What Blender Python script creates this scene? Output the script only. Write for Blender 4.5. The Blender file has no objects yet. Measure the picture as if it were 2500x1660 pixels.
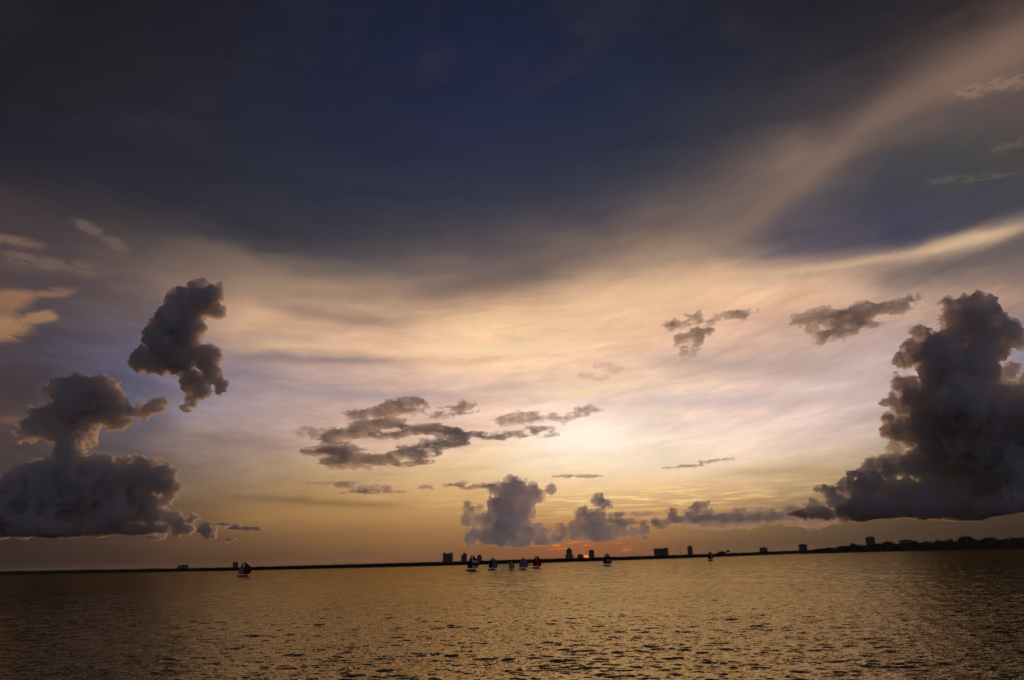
import bpy, math, random
import numpy as np
from mathutils import Vector

# ------------------------------------------------------------------ camera
S = bpy.context.scene
COL = S.collection
W0, H0, FPX = 2500.0, 1660.0, 1907.0          # proportions of the photograph and its focal length in those units
CAM_H = 6.0
ROLL = math.radians(1.604)
PITCH = math.atan(math.cos(ROLL) * (1364.5 - H0 / 2) / FPX)
F_ = np.array([0, math.cos(PITCH), math.sin(PITCH)])
U0 = np.array([0, -math.sin(PITCH), math.cos(PITCH)])
X0 = np.array([1.0, 0, 0])
R_ = X0 * math.cos(ROLL) - U0 * math.sin(ROLL)
U_ = U0 * math.cos(ROLL) + X0 * math.sin(ROLL)
EYE = np.array([0, 0, CAM_H])

def pdir(px, py):
    d = F_ * FPX + R_ * (px - W0 / 2) + U_ * (H0 / 2 - py)
    return d / np.linalg.norm(d)

def azel(px, py):
    d = pdir(px, py)
    return math.degrees(math.atan2(d[0], d[1])), math.degrees(math.asin(d[2]))

def on_water(px, py, z=0.0):
    d = pdir(px, py)
    t = (z - CAM_H) / d[2]
    return EYE + d * t

def horizon_y(px):
    return 1399.5 - 0.028 * px

cam_d = bpy.data.cameras.new('camera')
cam = bpy.data.objects.new('camera', cam_d)
COL.objects.link(cam)
from mathutils import Matrix
M = Matrix(((R_[0], U_[0], -F_[0], EYE[0]), (R_[1], U_[1], -F_[1], EYE[1]), (R_[2], U_[2], -F_[2], EYE[2]), (0, 0, 0, 1)))
cam.matrix_world = M
cam_d.sensor_width = 36.0
cam_d.lens = FPX / W0 * 36.0
cam_d.clip_start = 0.5
cam_d.clip_end = 200000.0
S.camera = cam

S.render.engine = 'CYCLES'
S.view_settings.view_transform = 'Standard'
S.view_settings.look = 'None'
S.view_settings.exposure = 0.0
S.view_settings.gamma = 1.0
S.view_settings.use_curve_mapping = False
cy = S.cycles
cy.max_bounces = 18
cy.diffuse_bounces = 2
cy.glossy_bounces = 3
cy.transmission_bounces = 2
cy.transparent_max_bounces = 16
cy.volume_bounces = 14
cy.use_denoising = True
cy.caustics_reflective = False
cy.caustics_refractive = False

SUN_AZ, DISC_EL = azel(1430.5, 1399.5 - 0.028 * 1430 + 3.0)
SUN_EL = -0.30                                  # down to the land's edge for the water, still shining on the clouds

# ------------------------------------------------------------------ node arithmetic
def lin(c):
    c = c / 255.0
    return c / 12.92 if c <= 0.04045 else ((c + 0.055) / 1.055) ** 2.4

def rgb(r, g, b):
    return (lin(r), lin(g), lin(b))

class E:
    """arithmetic on node sockets"""
    nt = None
    def __init__(s, v): s.v = v
    @staticmethod
    def m(op, *a, clamp=False):
        n = E.nt.nodes.new('ShaderNodeMath'); n.operation = op; n.use_clamp = clamp
        for i, x in enumerate(a):
            x = x.v if isinstance(x, E) else x
            if isinstance(x, (int, float)): n.inputs[i].default_value = x
            else: E.nt.links.new(x, n.inputs[i])
        return E(n.outputs[0])
    def __add__(s, o): return E.m('ADD', s, o)
    __radd__ = __add__
    def __sub__(s, o): return E.m('SUBTRACT', s, o)
    def __rsub__(s, o): return E.m('SUBTRACT', o, s)
    def __mul__(s, o): return E.m('MULTIPLY', s, o)
    __rmul__ = __mul__
    def __truediv__(s, o): return E.m('DIVIDE', s, o)
    def madd(s, a, b): return E.m('MULTIPLY_ADD', s, a, b)

def smooth(x, lo, hi):
    n = E.nt.nodes.new('ShaderNodeMapRange'); n.interpolation_type = 'SMOOTHSTEP'
    E.nt.links.new(x.v, n.inputs[0])
    n.inputs[1].default_value = lo; n.inputs[2].default_value = hi
    return E(n.outputs[0])

def vec(x, y, z=0.0):
    n = E.nt.nodes.new('ShaderNodeCombineXYZ')
    for i, a in enumerate((x, y, z)):
        if isinstance(a, E): E.nt.links.new(a.v, n.inputs[i])
        else: n.inputs[i].default_value = a
    return n.outputs[0]

def noise(v, scale, detail=3.0, rough=0.5, dims='3D', dist=0.0):
    n = E.nt.nodes.new('ShaderNodeTexNoise'); n.noise_dimensions = dims
    E.nt.links.new(v, n.inputs['Vector'])
    n.inputs['Scale'].default_value = scale; n.inputs['Detail'].default_value = detail
    n.inputs['Roughness'].default_value = rough; n.inputs['Distortion'].default_value = dist
    return E(n.outputs[0])

def vmath(op, *a):
    n = E.nt.nodes.new('ShaderNodeVectorMath'); n.operation = op
    for i, x in enumerate(a):
        sock = n.inputs[3] if (op == 'SCALE' and i == 1) else n.inputs[i]
        x = x.v if isinstance(x, E) else x
        if isinstance(x, (tuple, float, int)): sock.default_value = x
        else: E.nt.links.new(x, sock)
    return n.outputs[0]

def mixc(fac, a, b):
    n = E.nt.nodes.new('ShaderNodeMix'); n.data_type = 'RGBA'; n.clamp_factor = True
    if isinstance(fac, E): E.nt.links.new(fac.v, n.inputs[0])
    else: n.inputs[0].default_value = fac
    for s, x in ((n.inputs[6], a), (n.inputs[7], b)):
        if isinstance(x, tuple): s.default_value = (*x, 1.0)
        else: E.nt.links.new(x, s)
    return n.outputs[2]

# ------------------------------------------------------------------ sky
# colours of the evening sky behind the cumulus, by direction
SKY = {
 0: [(0,30,28,32),(300,31,30,36),(600,30,32,48),(900,28,34,60),(1200,28,34,62),(1500,30,36,58),(1800,33,36,50),(2100,36,35,42),(2300,42,38,40),(2500,62,54,54)],
 130: [(2200,48,45,50),(2300,70,61,62),(2400,108,89,82),(2500,140,110,94)],
 200: [(0,34,33,40),(300,40,39,46),(600,37,40,57),(900,33,39,68),(1200,35,41,74),(1500,36,42,71),(1800,40,44,61),(2050,50,50,57),(2250,86,75,74),(2500,122,100,90)],
 300: [(2050,80,72,73),(2250,92,80,80),(2500,90,78,76),(1850,60,58,66)],
 400: [(0,38,38,50),(300,40,42,56),(600,41,44,61),(900,42,46,70),(1200,46,50,76),(1500,52,56,75),(1700,62,63,74),(1850,92,83,82),(1950,126,106,95),(2100,80,76,80),(2300,70,71,74),(2500,74,74,70)],
 500: [(0,50,46,52),(300,52,50,58),(600,50,52,64),(900,52,54,72),(1200,58,60,76),(1500,76,73,82),(1700,104,92,88),(1850,130,110,98),(2000,80,78,86),(2200,70,69,82),(2500,72,69,78)],
 580: [(0,78,65,64),(300,66,60,62),(600,64,61,67),(900,62,63,72),(1200,80,75,80),(1450,108,95,92),(1650,142,120,104),(1800,120,104,100),(2000,86,80,92),(2200,78,76,92)],
 650: [(0,76,65,66),(300,90,79,78),(600,132,112,98),(900,104,92,90),(1200,118,102,98),(1450,150,125,108),(1700,205,170,138),(1900,200,168,138),(2200,138,121,112),(2500,112,100,98)],
 720: [(0,96,78,72),(200,72,66,74),(350,102,88,84),(600,150,127,110),(900,160,134,114),(1200,186,153,123),(1450,218,180,145),(1700,232,194,154),(2000,220,184,150),(2300,190,158,136),(2500,168,140,120)],
 790: [(0,90,76,72),(200,72,68,82),(400,120,104,100),(600,214,175,140),(900,206,170,138),(1200,240,204,160),(1450,240,204,160),(1700,226,186,152),(2000,204,170,148),(2200,185,160,145),(2500,122,112,120)],
 850: [(0,72,63,66),(200,78,74,92),(400,110,104,118),(600,168,144,130),(900,216,179,150),(1200,246,208,168),(1450,240,205,172),(1700,214,180,158),(2000,200,172,158),(2150,190,168,160),(2500,148,140,148)],
 930: [(0,70,60,62),(200,74,68,78),(350,94,91,114),(600,146,133,140),(900,196,168,155),(1200,226,194,172),(1450,240,208,178),(1700,226,198,180),(2000,205,182,172),(2150,192,172,170),(2500,142,135,142)],
 1000: [(0,78,64,62),(200,76,68,74),(350,108,104,126),(600,168,151,150),(900,198,173,162),(1200,232,200,178),(1450,253,228,204),(1700,243,217,197),(2000,222,198,186),(2250,180,162,158)],
 1070: [(0,74,62,60),(300,90,82,90),(500,158,137,128),(700,188,160,140),(900,214,184,160),(1200,242,210,180),(1440,256,246,232),(1700,250,226,204),(1950,234,210,194),(2150,190,170,158),(2500,120,106,100)],
 1130: [(0,70,60,58),(300,90,80,78),(500,128,108,98),(700,165,140,118),(900,214,180,142),(1200,240,205,162),(1450,255,234,198),(1700,250,222,186),(1950,226,196,160),(2200,160,140,110),(2500,105,90,70)],
 1200: [(0,66,55,50),(250,86,72,64),(450,128,106,84),(600,150,126,90),(800,188,154,100),(1000,205,168,110),(1200,222,183,122),(1450,243,205,142),(1700,228,186,126),(1950,178,148,104),(2200,120,102,72),(2500,84,70,52)],
 1260: [(0,62,50,44),(250,80,64,52),(450,112,90,66),(600,148,116,70),(800,170,133,80),(1000,182,142,86),(1200,190,150,90),(1450,198,154,96),(1700,178,142,90),(1950,122,100,70),(2200,92,76,55),(2500,64,53,42)],
 1320: [(0,58,46,40),(300,76,58,46),(600,112,84,58),(800,136,102,66),(1000,148,111,70),(1200,152,110,68),(1450,164,106,66),(1700,126,98,66),(1950,102,83,60),(2200,78,64,48),(2500,52,44,36)],
 1380: [(0,50,42,36),(300,62,50,40),(600,92,70,48),(900,118,88,58),(1200,126,88,57),(1450,134,86,55),(1700,105,82,56)],
}
pts, cols = [], []
for y_, row in SKY.items():
    for (x_, r_, g_, b_) in row:
        pts.append(azel(x_, y_)); cols.append((r_, g_, b_))
for a_, e_, c_ in ((-75, 3, (34, 32, 34)), (-75, 15, (38, 36, 42)), (-75, 35, (28, 28, 34)), (75, 3, (36, 33, 30)), (75, 15, (60, 54, 54)), (75, 35, (70, 60, 58)),
                   (-40, 60, (27, 29, 42)), (0, 60, (26, 31, 52)), (40, 60, (36, 36, 46)), (0, 80, (26, 29, 46))):
    pts.append((a_, e_)); cols.append(c_)
ASC = 0.45                                        # bands of the sky run sideways
P = np.array(pts) * np.array([ASC, 1.0]); C = np.array(cols, float)
for i_, (a_, e_) in enumerate(pts):
    if e_ < 5: C[i_, 1] *= 0.97; C[i_, 0] *= 1.01
    if 7 < e_ < 20: C[i_, 2] *= 0.985; C[i_, 1] *= 0.983; C[i_, 0] *= 1.01
    if e_ >= 22: C[i_, 2] -= 0.18 * max(C[i_, 2] - C[i_, 0], 0); C[i_, 0] += 1.5
def kern(d): return -d
D = np.linalg.norm(P[:, None] - P[None], axis=2)
Aug = np.zeros((len(P) + 1, len(P) + 1)); Aug[:-1, :-1] = kern(D) - 0.15 * np.eye(len(P)); Aug[-1, :-1] = 1; Aug[:-1, -1] = 1
Wt = np.linalg.solve(Aug, np.vstack([C, np.zeros((1, 3))]))
def sky_srgb(a, e):
    q = np.array([a * ASC, e])
    k = kern(np.linalg.norm(P - q, axis=1))
    c = np.clip(k @ Wt[:-1] + Wt[-1], 8, 258)
    # unseen eastern sky, brightened and weighted to the right to light the clouds
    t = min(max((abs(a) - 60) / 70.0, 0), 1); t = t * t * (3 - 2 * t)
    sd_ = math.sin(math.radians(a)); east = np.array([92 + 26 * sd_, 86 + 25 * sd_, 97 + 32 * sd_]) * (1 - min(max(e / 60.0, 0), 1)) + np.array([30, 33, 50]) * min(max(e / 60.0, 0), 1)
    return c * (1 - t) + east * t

world = bpy.data.worlds.new('World'); S.world = world; world.use_nodes = True
world.cycles.sampling_method = 'MANUAL'; world.cycles.sample_map_resolution = 512
nt = world.node_tree; nt.nodes.clear(); E.nt = nt
tc = nt.nodes.new('ShaderNodeTexCoord')
sp = nt.nodes.new('ShaderNodeSeparateXYZ'); nt.links.new(tc.outputs['Generated'], sp.inputs[0])
dx, dy, dz = (E(o) for o in sp.outputs)
AZ = E.m('ARCTAN2', dx, dy) * (180 / math.pi)
EL = E.m('ARCSINE', E.m('MINIMUM', E.m('MAXIMUM', dz, -1.0), 1.0)) * (180 / math.pi)
# ragged cloud sheets: the sheets are pulled about by two scales of turbulence
w1 = noise(vec(AZ * 0.06, EL * 0.16, 1.7), 1.0, 4.0, 0.55)
w2 = noise(vec(AZ * 0.13, EL * 0.42, 5.1), 1.0, 3.0, 0.5)
lift = smooth(EL, 1.0, 14.0)
ELw = EL + (w1 - 0.5) * (lift * 5.0) + (w2 - 0.5) * (lift * 1.6 + 0.25)
AZw = AZ + (w2 - 0.5) * 5.0
EMIN, EMAX, NST = -3.0, 61.0, 31
epos = (ELw - EMIN) / (EMAX - EMIN)
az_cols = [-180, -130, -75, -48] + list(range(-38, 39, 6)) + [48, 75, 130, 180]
stops_e = np.concatenate([np.linspace(-2.0, 26.0, 22), np.linspace(29.0, 60.0, 9)])
acc = None
for i, a in enumerate(az_cols):
    rp = nt.nodes.new('ShaderNodeValToRGB'); cr = rp.color_ramp
    for k, e in enumerate(stops_e):
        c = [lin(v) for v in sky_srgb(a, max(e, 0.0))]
        pos = (e - EMIN) / (EMAX - EMIN)
        el = cr.elements[0] if k == 0 else (cr.elements[1] if k == 1 else cr.elements.new(pos))
        el.position = pos; el.color = (*c, 1)
    nt.links.new(epos.v, rp.inputs[0])
    lo = az_cols[i - 1] if i else None; hi = az_cols[i + 1] if i < len(az_cols) - 1 else None
    if lo is None: w = E.m('MAXIMUM', E.m('MINIMUM', (hi - AZw) / (hi - a), 1.0), 0.0)
    elif hi is None: w = E.m('MAXIMUM', E.m('MINIMUM', (AZw - lo) / (a - lo), 1.0), 0.0)
    else:
        w = E.m('MAXIMUM', E.m('MINIMUM', (AZw - lo) / (a - lo), (hi - AZw) / (hi - a)), 0.0)
    term = vmath('SCALE', rp.outputs[0], w)
    acc = term if acc is None else vmath('ADD', acc, term)
col = acc
# the finer streaks of the high sheet, drawn out sideways
ELf = EL - (AZ + 12.0) * (AZ + 12.0) * 0.0027
s1 = noise(vec(AZ * 0.12, ELf * 0.55, 9.0), 1.0, 6.0, 0.57, dist=0.6)
s2 = noise(vec(AZ * 0.24, ELf * 1.1, 3.0), 1.0, 4.0, 0.55, dist=0.7)
s3 = noise(vec(AZ * 0.6, ELf * 2.4, 6.0), 1.0, 5.0, 0.62, dist=1.0)
patchy = smooth(s1, 0.38, 0.62)
amp = smooth(EL, 2.0, 8.0) * (1.0 - smooth(EL, 12.0, 24.0) * 0.75)
tone = (s1 - 0.5) * (amp * 0.70 + 0.12) + (s2 - 0.5) * (amp * 0.40 + 0.08) + (s3 - 0.5) * patchy * (amp * 0.26 + 0.05) + 1.0
lum = smooth(EL, 4.0, 9.0) * (1.0 - smooth(EL, 17.0, 23.0)) * 0.07 + 1.0
col = vmath('SCALE', col, E.m('MAXIMUM', tone, 0.3) * lum)
mott = noise(vec(AZ * 0.07, ELf * 0.12, 21.0), 1.0, 5.0, 0.6, dist=0.8)
col = mixc(smooth(mott, 0.5, 0.72) * smooth(EL, 19.0, 27.0) * 0.35, col, rgb(60, 55, 60))

def streak(x0, y0, x1, y1, wpx, color, op, sharp=1.0, rag=None):
    """a drawn-out cloud streak between two directions of the sky"""
    global col
    a0, e0 = azel(x0, y0); a1, e1 = azel(x1, y1)
    cx, cyy = (a0 + a1) / 2, (e0 + e1) / 2
    ce = math.cos(math.radians(cyy))
    ux, uy = (a1 - a0) * ce, e1 - e0
    L = math.hypot(ux, uy); ux /= L; uy /= L
    hl = L / 2; hw = math.degrees(wpx / FPX) / 1.1
    u = AZs.madd(ux * ce / hl, ELs.madd(uy / hl, -(cx * ux * ce + cyy * uy) / hl))
    v = AZs.madd(-uy * ce / hw, ELs.madd(ux / hw, -(-cx * uy * ce + cyy * ux) / hw))
    u2 = u * u
    q = v.madd(v, u2 * u2 * sharp)
    g = E.m('EXPONENT', q * -1.0) * op
    if rag: g = smooth(E.m('EXPONENT', q * -1.0) * (((RAG2 if rag >= 1.3 else RAG) - 0.5) * (4 * rag) + 1.0), 0.05, 0.95) * op
    col = mixc(g, col, rgb(*color))

AZs = AZ + (w2 - 0.5) * 2.4
RAG2 = noise(vec(AZ * 1.1 - EL * 0.5, EL * 2.9, 15.0), 1.0, 6.0, 0.66, dist=1.2)
RAG = noise(vec(AZ * 0.5 - EL * 0.2, EL * 1.3, 12.0), 1.0, 6.0, 0.62, dist=0.8)
ELs = EL + (w2 - 0.5) * 0.9 + (s2 - 0.5) * 0.5
# broad features of the high sheet
streak(2520, 545, 2180, 640, 20, (222, 186, 150), 0.9)
streak(2230, 628, 1800, 676, 12, (216, 180, 146), 0.75)
streak(2500, 615, 2150, 668, 20, (112, 98, 96), 0.6)
streak(2620, 40, 2080, 320, 48, (148, 117, 99), 0.5)
streak(2500, 285, 2200, 330, 40, (88, 78, 78), 0.5)
streak(2180, 262, 1740, 600, 30, (140, 115, 100), 0.55)
streak(2400, 480, 1900, 590, 38, (72, 70, 86), 0.5)
streak(2540, 180, 2330, 235, 18, (166, 136, 112), 0.38, rag=1.8)
streak(2560, 330, 2420, 365, 10, (132, 114, 98), 0.22, rag=2.2)
streak(2480, 415, 2270, 440, 8, (128, 112, 102), 0.24, rag=2.2)
streak(2320, 300, 2060, 350, 26, (104, 90, 84), 0.5, rag=1.0)
streak(560, 870, 980, 880, 14, (140, 122, 118), 0.7)
streak(620, 840, 900, 850, 12, (238, 198, 154), 0.6)
streak(640, 745, 980, 800, 20, (130, 110, 100), 0.55)
streak(560, 690, 900, 705, 22, (172, 144, 116), 0.55)
streak(700, 955, 1100, 965, 16, (160, 144, 150), 0.6)
streak(1010, 850, 1330, 850, 16, (255, 222, 176), 0.7)
streak(1020, 720, 1330, 660, 28, (100, 88, 88), 0.5)
streak(1350, 760, 1700, 700, 25, (238, 200, 156), 0.5)
streak(1560, 870, 2100, 900, 26, (184, 160, 152), 0.6)
streak(1420, 985, 2100, 960, 20, (204, 184, 178), 0.6)
streak(1330, 965, 1600, 925, 8, (255, 222, 178), 0.75)
streak(1640, 948, 1760, 935, 8, (255, 222, 186), 0.6)
streak(-90, 742, 90, 728, 25, (164, 120, 90), 0.68, rag=0.6)
streak(40, 722, 180, 710, 11, (150, 110, 88), 0.75, rag=0.8)
streak(-90, 772, 40, 768, 22, (140, 104, 82), 0.68, rag=0.6)
streak(-90, 805, 70, 800, 28, (180, 136, 92), 0.68, rag=0.6)
streak(40, 784, 140, 768, 15, (176, 132, 92), 0.68, rag=0.8)
streak(-60, 640, 230, 672, 14, (100, 82, 78), 0.5, rag=0.8)
streak(-60, 575, 140, 605, 11, (124, 98, 84), 0.8, rag=1.0)
streak(180, 535, 330, 612, 14, (112, 94, 86), 0.7, rag=1.2)
streak(0, 622, 270, 664, 16, (118, 96, 86), 0.7, rag=1.0)
streak(-10, 1020, 70, 1030, 10, (130, 92, 74), 0.5)
streak(560, 1215, 1000, 1232, 11, (112, 88, 60), 0.5)
streak(470, 1075, 720, 1085, 22, (112, 97, 92), 0.45)
streak(1750, 1150, 2150, 1150, 13, (176, 148, 110), 0.6)
streak(1300, 1102, 1560, 1108, 8, (240, 196, 154), 0.5)
# glow round the hidden sun, then the thin lit bars and embers below it
ga, ge = azel(1442, 1068)
gu = (AZ - ga) * (1 / 3.0); gv = (EL - ge) * (1 / 1.35)
glow = E.m('EXPONENT', (gu * gu + gv * gv) * -1.0)
col = mixc(glow * 0.9, col, (1.22, 1.04, 0.88))
gu = (AZ - ga - 1.5) * (1 / 9.0); gv = (EL - ge + 1.6) * (1 / 1.9)
glow = E.m('EXPONENT', (gu * gu + gv * gv) * -1.0)
col = mixc(glow * 0.45, col, (1.0, 0.795, 0.59))
bars = noise(vec(AZ * 0.45, EL * 5.0, 2.2), 1.0, 3.0, 0.55, dist=0.3)
ba, be = azel(1560, 1212)
gu = (AZ - ba) * (1 / 10.0); gv = (EL - be) * (1 / 1.0)
bm = E.m('EXPONENT', (gu * gu + gv * gv) * -1.0) * smooth(bars, 0.46, 0.64)
col = mixc(bm * 0.95, col, rgb(255, 220, 146))
ba, be = azel(1440, 1332)
gu = (AZ - ba) * (1 / 3.4); gv = (EL - be) * (1 / 0.7)
em = E.m('EXPONENT', (gu * gu + gv * gv) * -1.0)
col = mixc(em * 0.22, col, rgb(190, 100, 58))
col = mixc(em * smooth(bars, 0.56, 0.66), col, rgb(244, 136, 62))
# the sun itself, half set
sa, se = SUN_AZ, DISC_EL
gu = (AZ - sa); gv = (EL - se)
dist = E.m('SQRT', gu * gu + gv * gv)
sd = 1.0 - smooth(dist, 0.22, 0.29)
col = mixc(sd, col, (1.5, 0.34, 0.05))
# clear air between the sheets
skyt = nt.nodes.new('ShaderNodeTexSky'); skyt.sky_type = 'NISHITA'; skyt.sun_disc = False
skyt.sun_elevation = math.radians(SUN_EL); skyt.sun_rotation = math.radians(SUN_AZ)
skyt.altitude = 10; skyt.air_density = 1.0; skyt.dust_density = 2.0; skyt.ozone_density = 2.0
bg = nt.nodes.new('ShaderNodeBackground'); nt.links.new(col, bg.inputs[0]); bg.inputs[1].default_value = 1.0
bg2 = nt.nodes.new('ShaderNodeBackground'); nt.links.new(skyt.outputs[0], bg2.inputs[0]); bg2.inputs[1].default_value = 0.05
mx = nt.nodes.new('ShaderNodeMixShader'); mx.inputs[0].default_value = 0.06
nt.links.new(bg.outputs[0], mx.inputs[1]); nt.links.new(bg2.outputs[0], mx.inputs[2])
wo = nt.nodes.new('ShaderNodeOutputWorld'); nt.links.new(mx.outputs[0], wo.inputs[0])

sun_d = bpy.data.lights.new('sun', 'SUN'); sun_d.energy = 0.9; sun_d.angle = math.radians(0.5); sun_d.color = (1.0, 0.50, 0.24)
sun = bpy.data.objects.new('sun', sun_d); COL.objects.link(sun)
sdir = Vector((math.sin(math.radians(SUN_AZ)) * math.cos(math.radians(SUN_EL)), math.cos(math.radians(SUN_AZ)) * math.cos(math.radians(SUN_EL)), math.sin(math.radians(SUN_EL))))
sun.rotation_euler = sdir.to_track_quat('Z', 'Y').to_euler(); sun.location = (0, 0, 300)

# ------------------------------------------------------------------ helpers
random.seed(4)
def tag(o, label=None, cat=None, group=None, kind=None):
    if label: o['label'] = label
    if cat: o['category'] = cat
    if group: o['group'] = group
    if kind: o['kind'] = kind
    return o

def link_mesh(name, verts, faces, mat, parent=None, smooth_=False, loc=None):
    me = bpy.data.meshes.new(name)
    me.from_pydata([tuple(map(float, v)) for v in verts], [], [tuple(map(int, f)) for f in faces])
    me.materials.append(mat)
    if smooth_: me.polygons.foreach_set('use_smooth', [True] * len(me.polygons))
    me.update()
    o = bpy.data.objects.new(name, me); COL.objects.link(o)
    if parent: o.parent = parent
    if loc is not None: o.location = loc
    return o

def empty(name, loc, rz=0.0):
    o = bpy.data.objects.new(name, None); COL.objects.link(o)
    o.location = tuple(map(float, loc)); o.rotation_euler = (0, 0, rz); o.empty_display_size = 1
    return o

# ------------------------------------------------------------------ water
WAVE = (0.0, 0.35, 0.55)
def water_material():
    m = bpy.data.materials.new('sea_water'); m.use_nodes = True
    t = m.node_tree; E.nt = t
    t.nodes.remove(t.nodes['Principled BSDF']); mo = t.nodes['Material Output']
    body = t.nodes.new('ShaderNodeBsdfDiffuse'); body.inputs[0].default_value = (0.030, 0.024, 0.012, 1)      # silty bay water
    skin = t.nodes.new('ShaderNodeBsdfGlossy'); skin.inputs['Color'].default_value = (0.43, 0.345, 0.20, 1); skin.inputs['Roughness'].default_value = 0.06
    fr = t.nodes.new('ShaderNodeFresnel'); fr.inputs['IOR'].default_value = 1.36
    mxw = t.nodes.new('ShaderNodeMixShader'); t.links.new(fr.outputs[0], mxw.inputs[0]); t.links.new(body.outputs[0], mxw.inputs[1]); t.links.new(skin.outputs[0], mxw.inputs[2]); t.links.new(mxw.outputs[0], mo.inputs[0])
    g = t.nodes.new('ShaderNodeNewGeometry')
    s = t.nodes.new('ShaderNodeSeparateXYZ'); t.links.new(g.outputs['Position'], s.inputs[0])
    x, y = E(s.outputs[0]), E(s.outputs[1])
    ang = math.radians(14)
    xr = x * math.cos(ang) + y * math.sin(ang); yr = y * math.cos(ang) - x * math.sin(ang)
    def slopes(sx, sy, z, sc, det, ro, dist):
        n = t.nodes.new('ShaderNodeTexNoise'); t.links.new(vec(xr * sx, yr * sy, z), n.inputs['Vector'])
        n.inputs['Scale'].default_value = sc; n.inputs['Detail'].default_value = det; n.inputs['Roughness'].default_value = ro; n.inputs['Distortion'].default_value = dist
        return vmath('SUBTRACT', n.outputs['Color'], (0.5, 0.5, 0.5))
    big = slopes(0.5, 1.0, 0.3, 0.50, 2.0, 0.5, 0.4)
    mid = slopes(0.6, 1.0, 4.3, 1.9, 2.0, 0.5, 0.4)
    fin = slopes(0.8, 1.0, 7.3, 7.0, 1.0, 0.5, 0.2)
    gust = smooth(noise(vec(xr * 0.25, yr, 6.1), 0.012, 4.0, 0.55), 0.35, 0.7) * 0.5 + 0.75
    sl = vmath('ADD', vmath('ADD', vmath('SCALE', big, WAVE[0]), vmath('SCALE', mid, WAVE[1])), vmath('SCALE', fin, WAVE[2]))
    sl = vmath('SCALE', sl, gust)
    nn = vmath('NORMALIZE', vmath('ADD', vmath('MULTIPLY', sl, (1.0, 1.0, 0.0)), g.outputs['Normal']))
    for q_ in (body, skin, fr): t.links.new(nn, q_.inputs['Normal'])
    return m
wm = water_material()
# one sheet to the horizon: real waves over the open bay, finer towards the viewer, plain far out and behind
def wave_heights(X, Y, cell):
    rng = np.random.default_rng(12)
    Z = np.zeros_like(X)
    lam = 0.34
    while lam < 60:
        for _ in range(1):
            l = lam * rng.uniform(0.93, 1.07)
            th = math.radians(-100 + rng.normal() * 38)
            kx, ky = math.cos(th) * 2 * math.pi / l, math.sin(th) * 2 * math.pi / l
            sl = 0.060 if l < 0.65 else 0.060 * (0.65 / l) ** 0.78
            env = np.clip((l / cell - 1.9) / 1.6, 0, 1)
            ph = X * kx + Y * ky + rng.uniform(0, 6.28)
            # wave groups: trains swell and die away
            g1 = 0.65 + 0.6 * np.sin(X * kx * .13 - Y * ky * .09 + rng.uniform(0, 6.28)) * np.sin(Y * kx * .11 + X * ky * .17 + rng.uniform(0, 6.28))
            Z += env * g1 * sl * l / (2 * math.pi) * (np.exp(1.1 * np.sin(ph)) - 1.33) * 1.15
        lam *= 1.085
    return Z
r0, r1 = 17.0, 1500.0
nr, na = 1500, 800
rr = np.concatenate([r0 * (r1 / r0) ** np.linspace(0, 1, nr), 1500 * (20000 / 1500) ** np.linspace(0, 1, 30)[1:]])
aa = np.radians(np.linspace(-50, 50, na))
RR, AA = np.meshgrid(rr, aa, indexing='ij')
WX, WY = RR * np.sin(AA), RR * np.cos(AA)
cellm = np.maximum(RR * math.log(r1 / r0) / nr, RR * (aa[1] - aa[0])) * 1.05
WZ = wave_heights(WX, WY, cellm)
fade = np.clip((1900 - RR) / 500, 0, 1) * np.clip((RR - 17) / 6, 0, 1) * np.clip((math.radians(50) - np.abs(AA)) / .05, 0, 1)
WZ *= fade
wv = np.stack([WX, WY, WZ], -1).reshape(-1, 3)
nR = len(rr)
ii, jj = np.meshgrid(np.arange(nR - 1), np.arange(na - 1), indexing='ij')
k0 = (ii * na + jj).ravel()
wq = np.stack([k0, k0 + na, k0 + na + 1, k0 + 1], 1)
# the rest of the sheet: behind the viewer and under the viewer
rest_r = [0.0, 17.0, 100.0, 1500.0, 20000.0]
ra = np.radians(np.linspace(50, 310, 27)); ov = len(wv); ev = []
for q in rest_r[1:]:
    for t_ in ra: ev.append((q * math.sin(t_), q * math.cos(t_), 0.0))
eq = []
for j in range(3):
    for i in range(26):
        a_ = ov + j * 27 + i; eq.append((a_, a_ + 27, a_ + 28, a_ + 1))
c0 = ov + len(ev); ev.append((0.0, 0.0, 0.0))
front = np.radians(np.linspace(-50, 50, 21))
f0 = c0 + 1
for t_ in front: ev.append((17 * math.sin(t_), 17 * math.cos(t_), 0.0))
for i in range(26): eq.append((c0, ov + i, ov + i + 1, ov + i + 1))
for i in range(20): eq.append((c0, f0 + i, f0 + i + 1, f0 + i + 1))
wv = np.vstack([wv, np.array(ev)])
tri = [q[:3] for q in eq if q[2] == q[3]]; quad = [q for q in eq if q[2] != q[3]]
wq = np.vstack([wq, np.array(quad)])
me = bpy.data.meshes.new('water')
me.vertices.add(len(wv)); me.vertices.foreach_set('co', wv.astype(np.float32).ravel())
li = np.concatenate([wq.ravel(), np.array(tri).ravel()]).astype(np.int32)
me.loops.add(len(li)); me.loops.foreach_set('vertex_index', li)
ls = np.concatenate([np.arange(len(wq)) * 4, len(wq) * 4 + np.arange(len(tri)) * 3]).astype(np.int32)
me.polygons.add(len(ls)); me.polygons.foreach_set('loop_start', ls)
me.update(calc_edges=True)
me.polygons.foreach_set('use_smooth', np.ones(len(ls), bool))
me.materials.append(wm)
wo_ = bpy.data.objects.new('water', me); COL.objects.link(wo_)
tag(wo_, 'rippled bay water catching the golden evening light', 'water', kind='structure')

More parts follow.
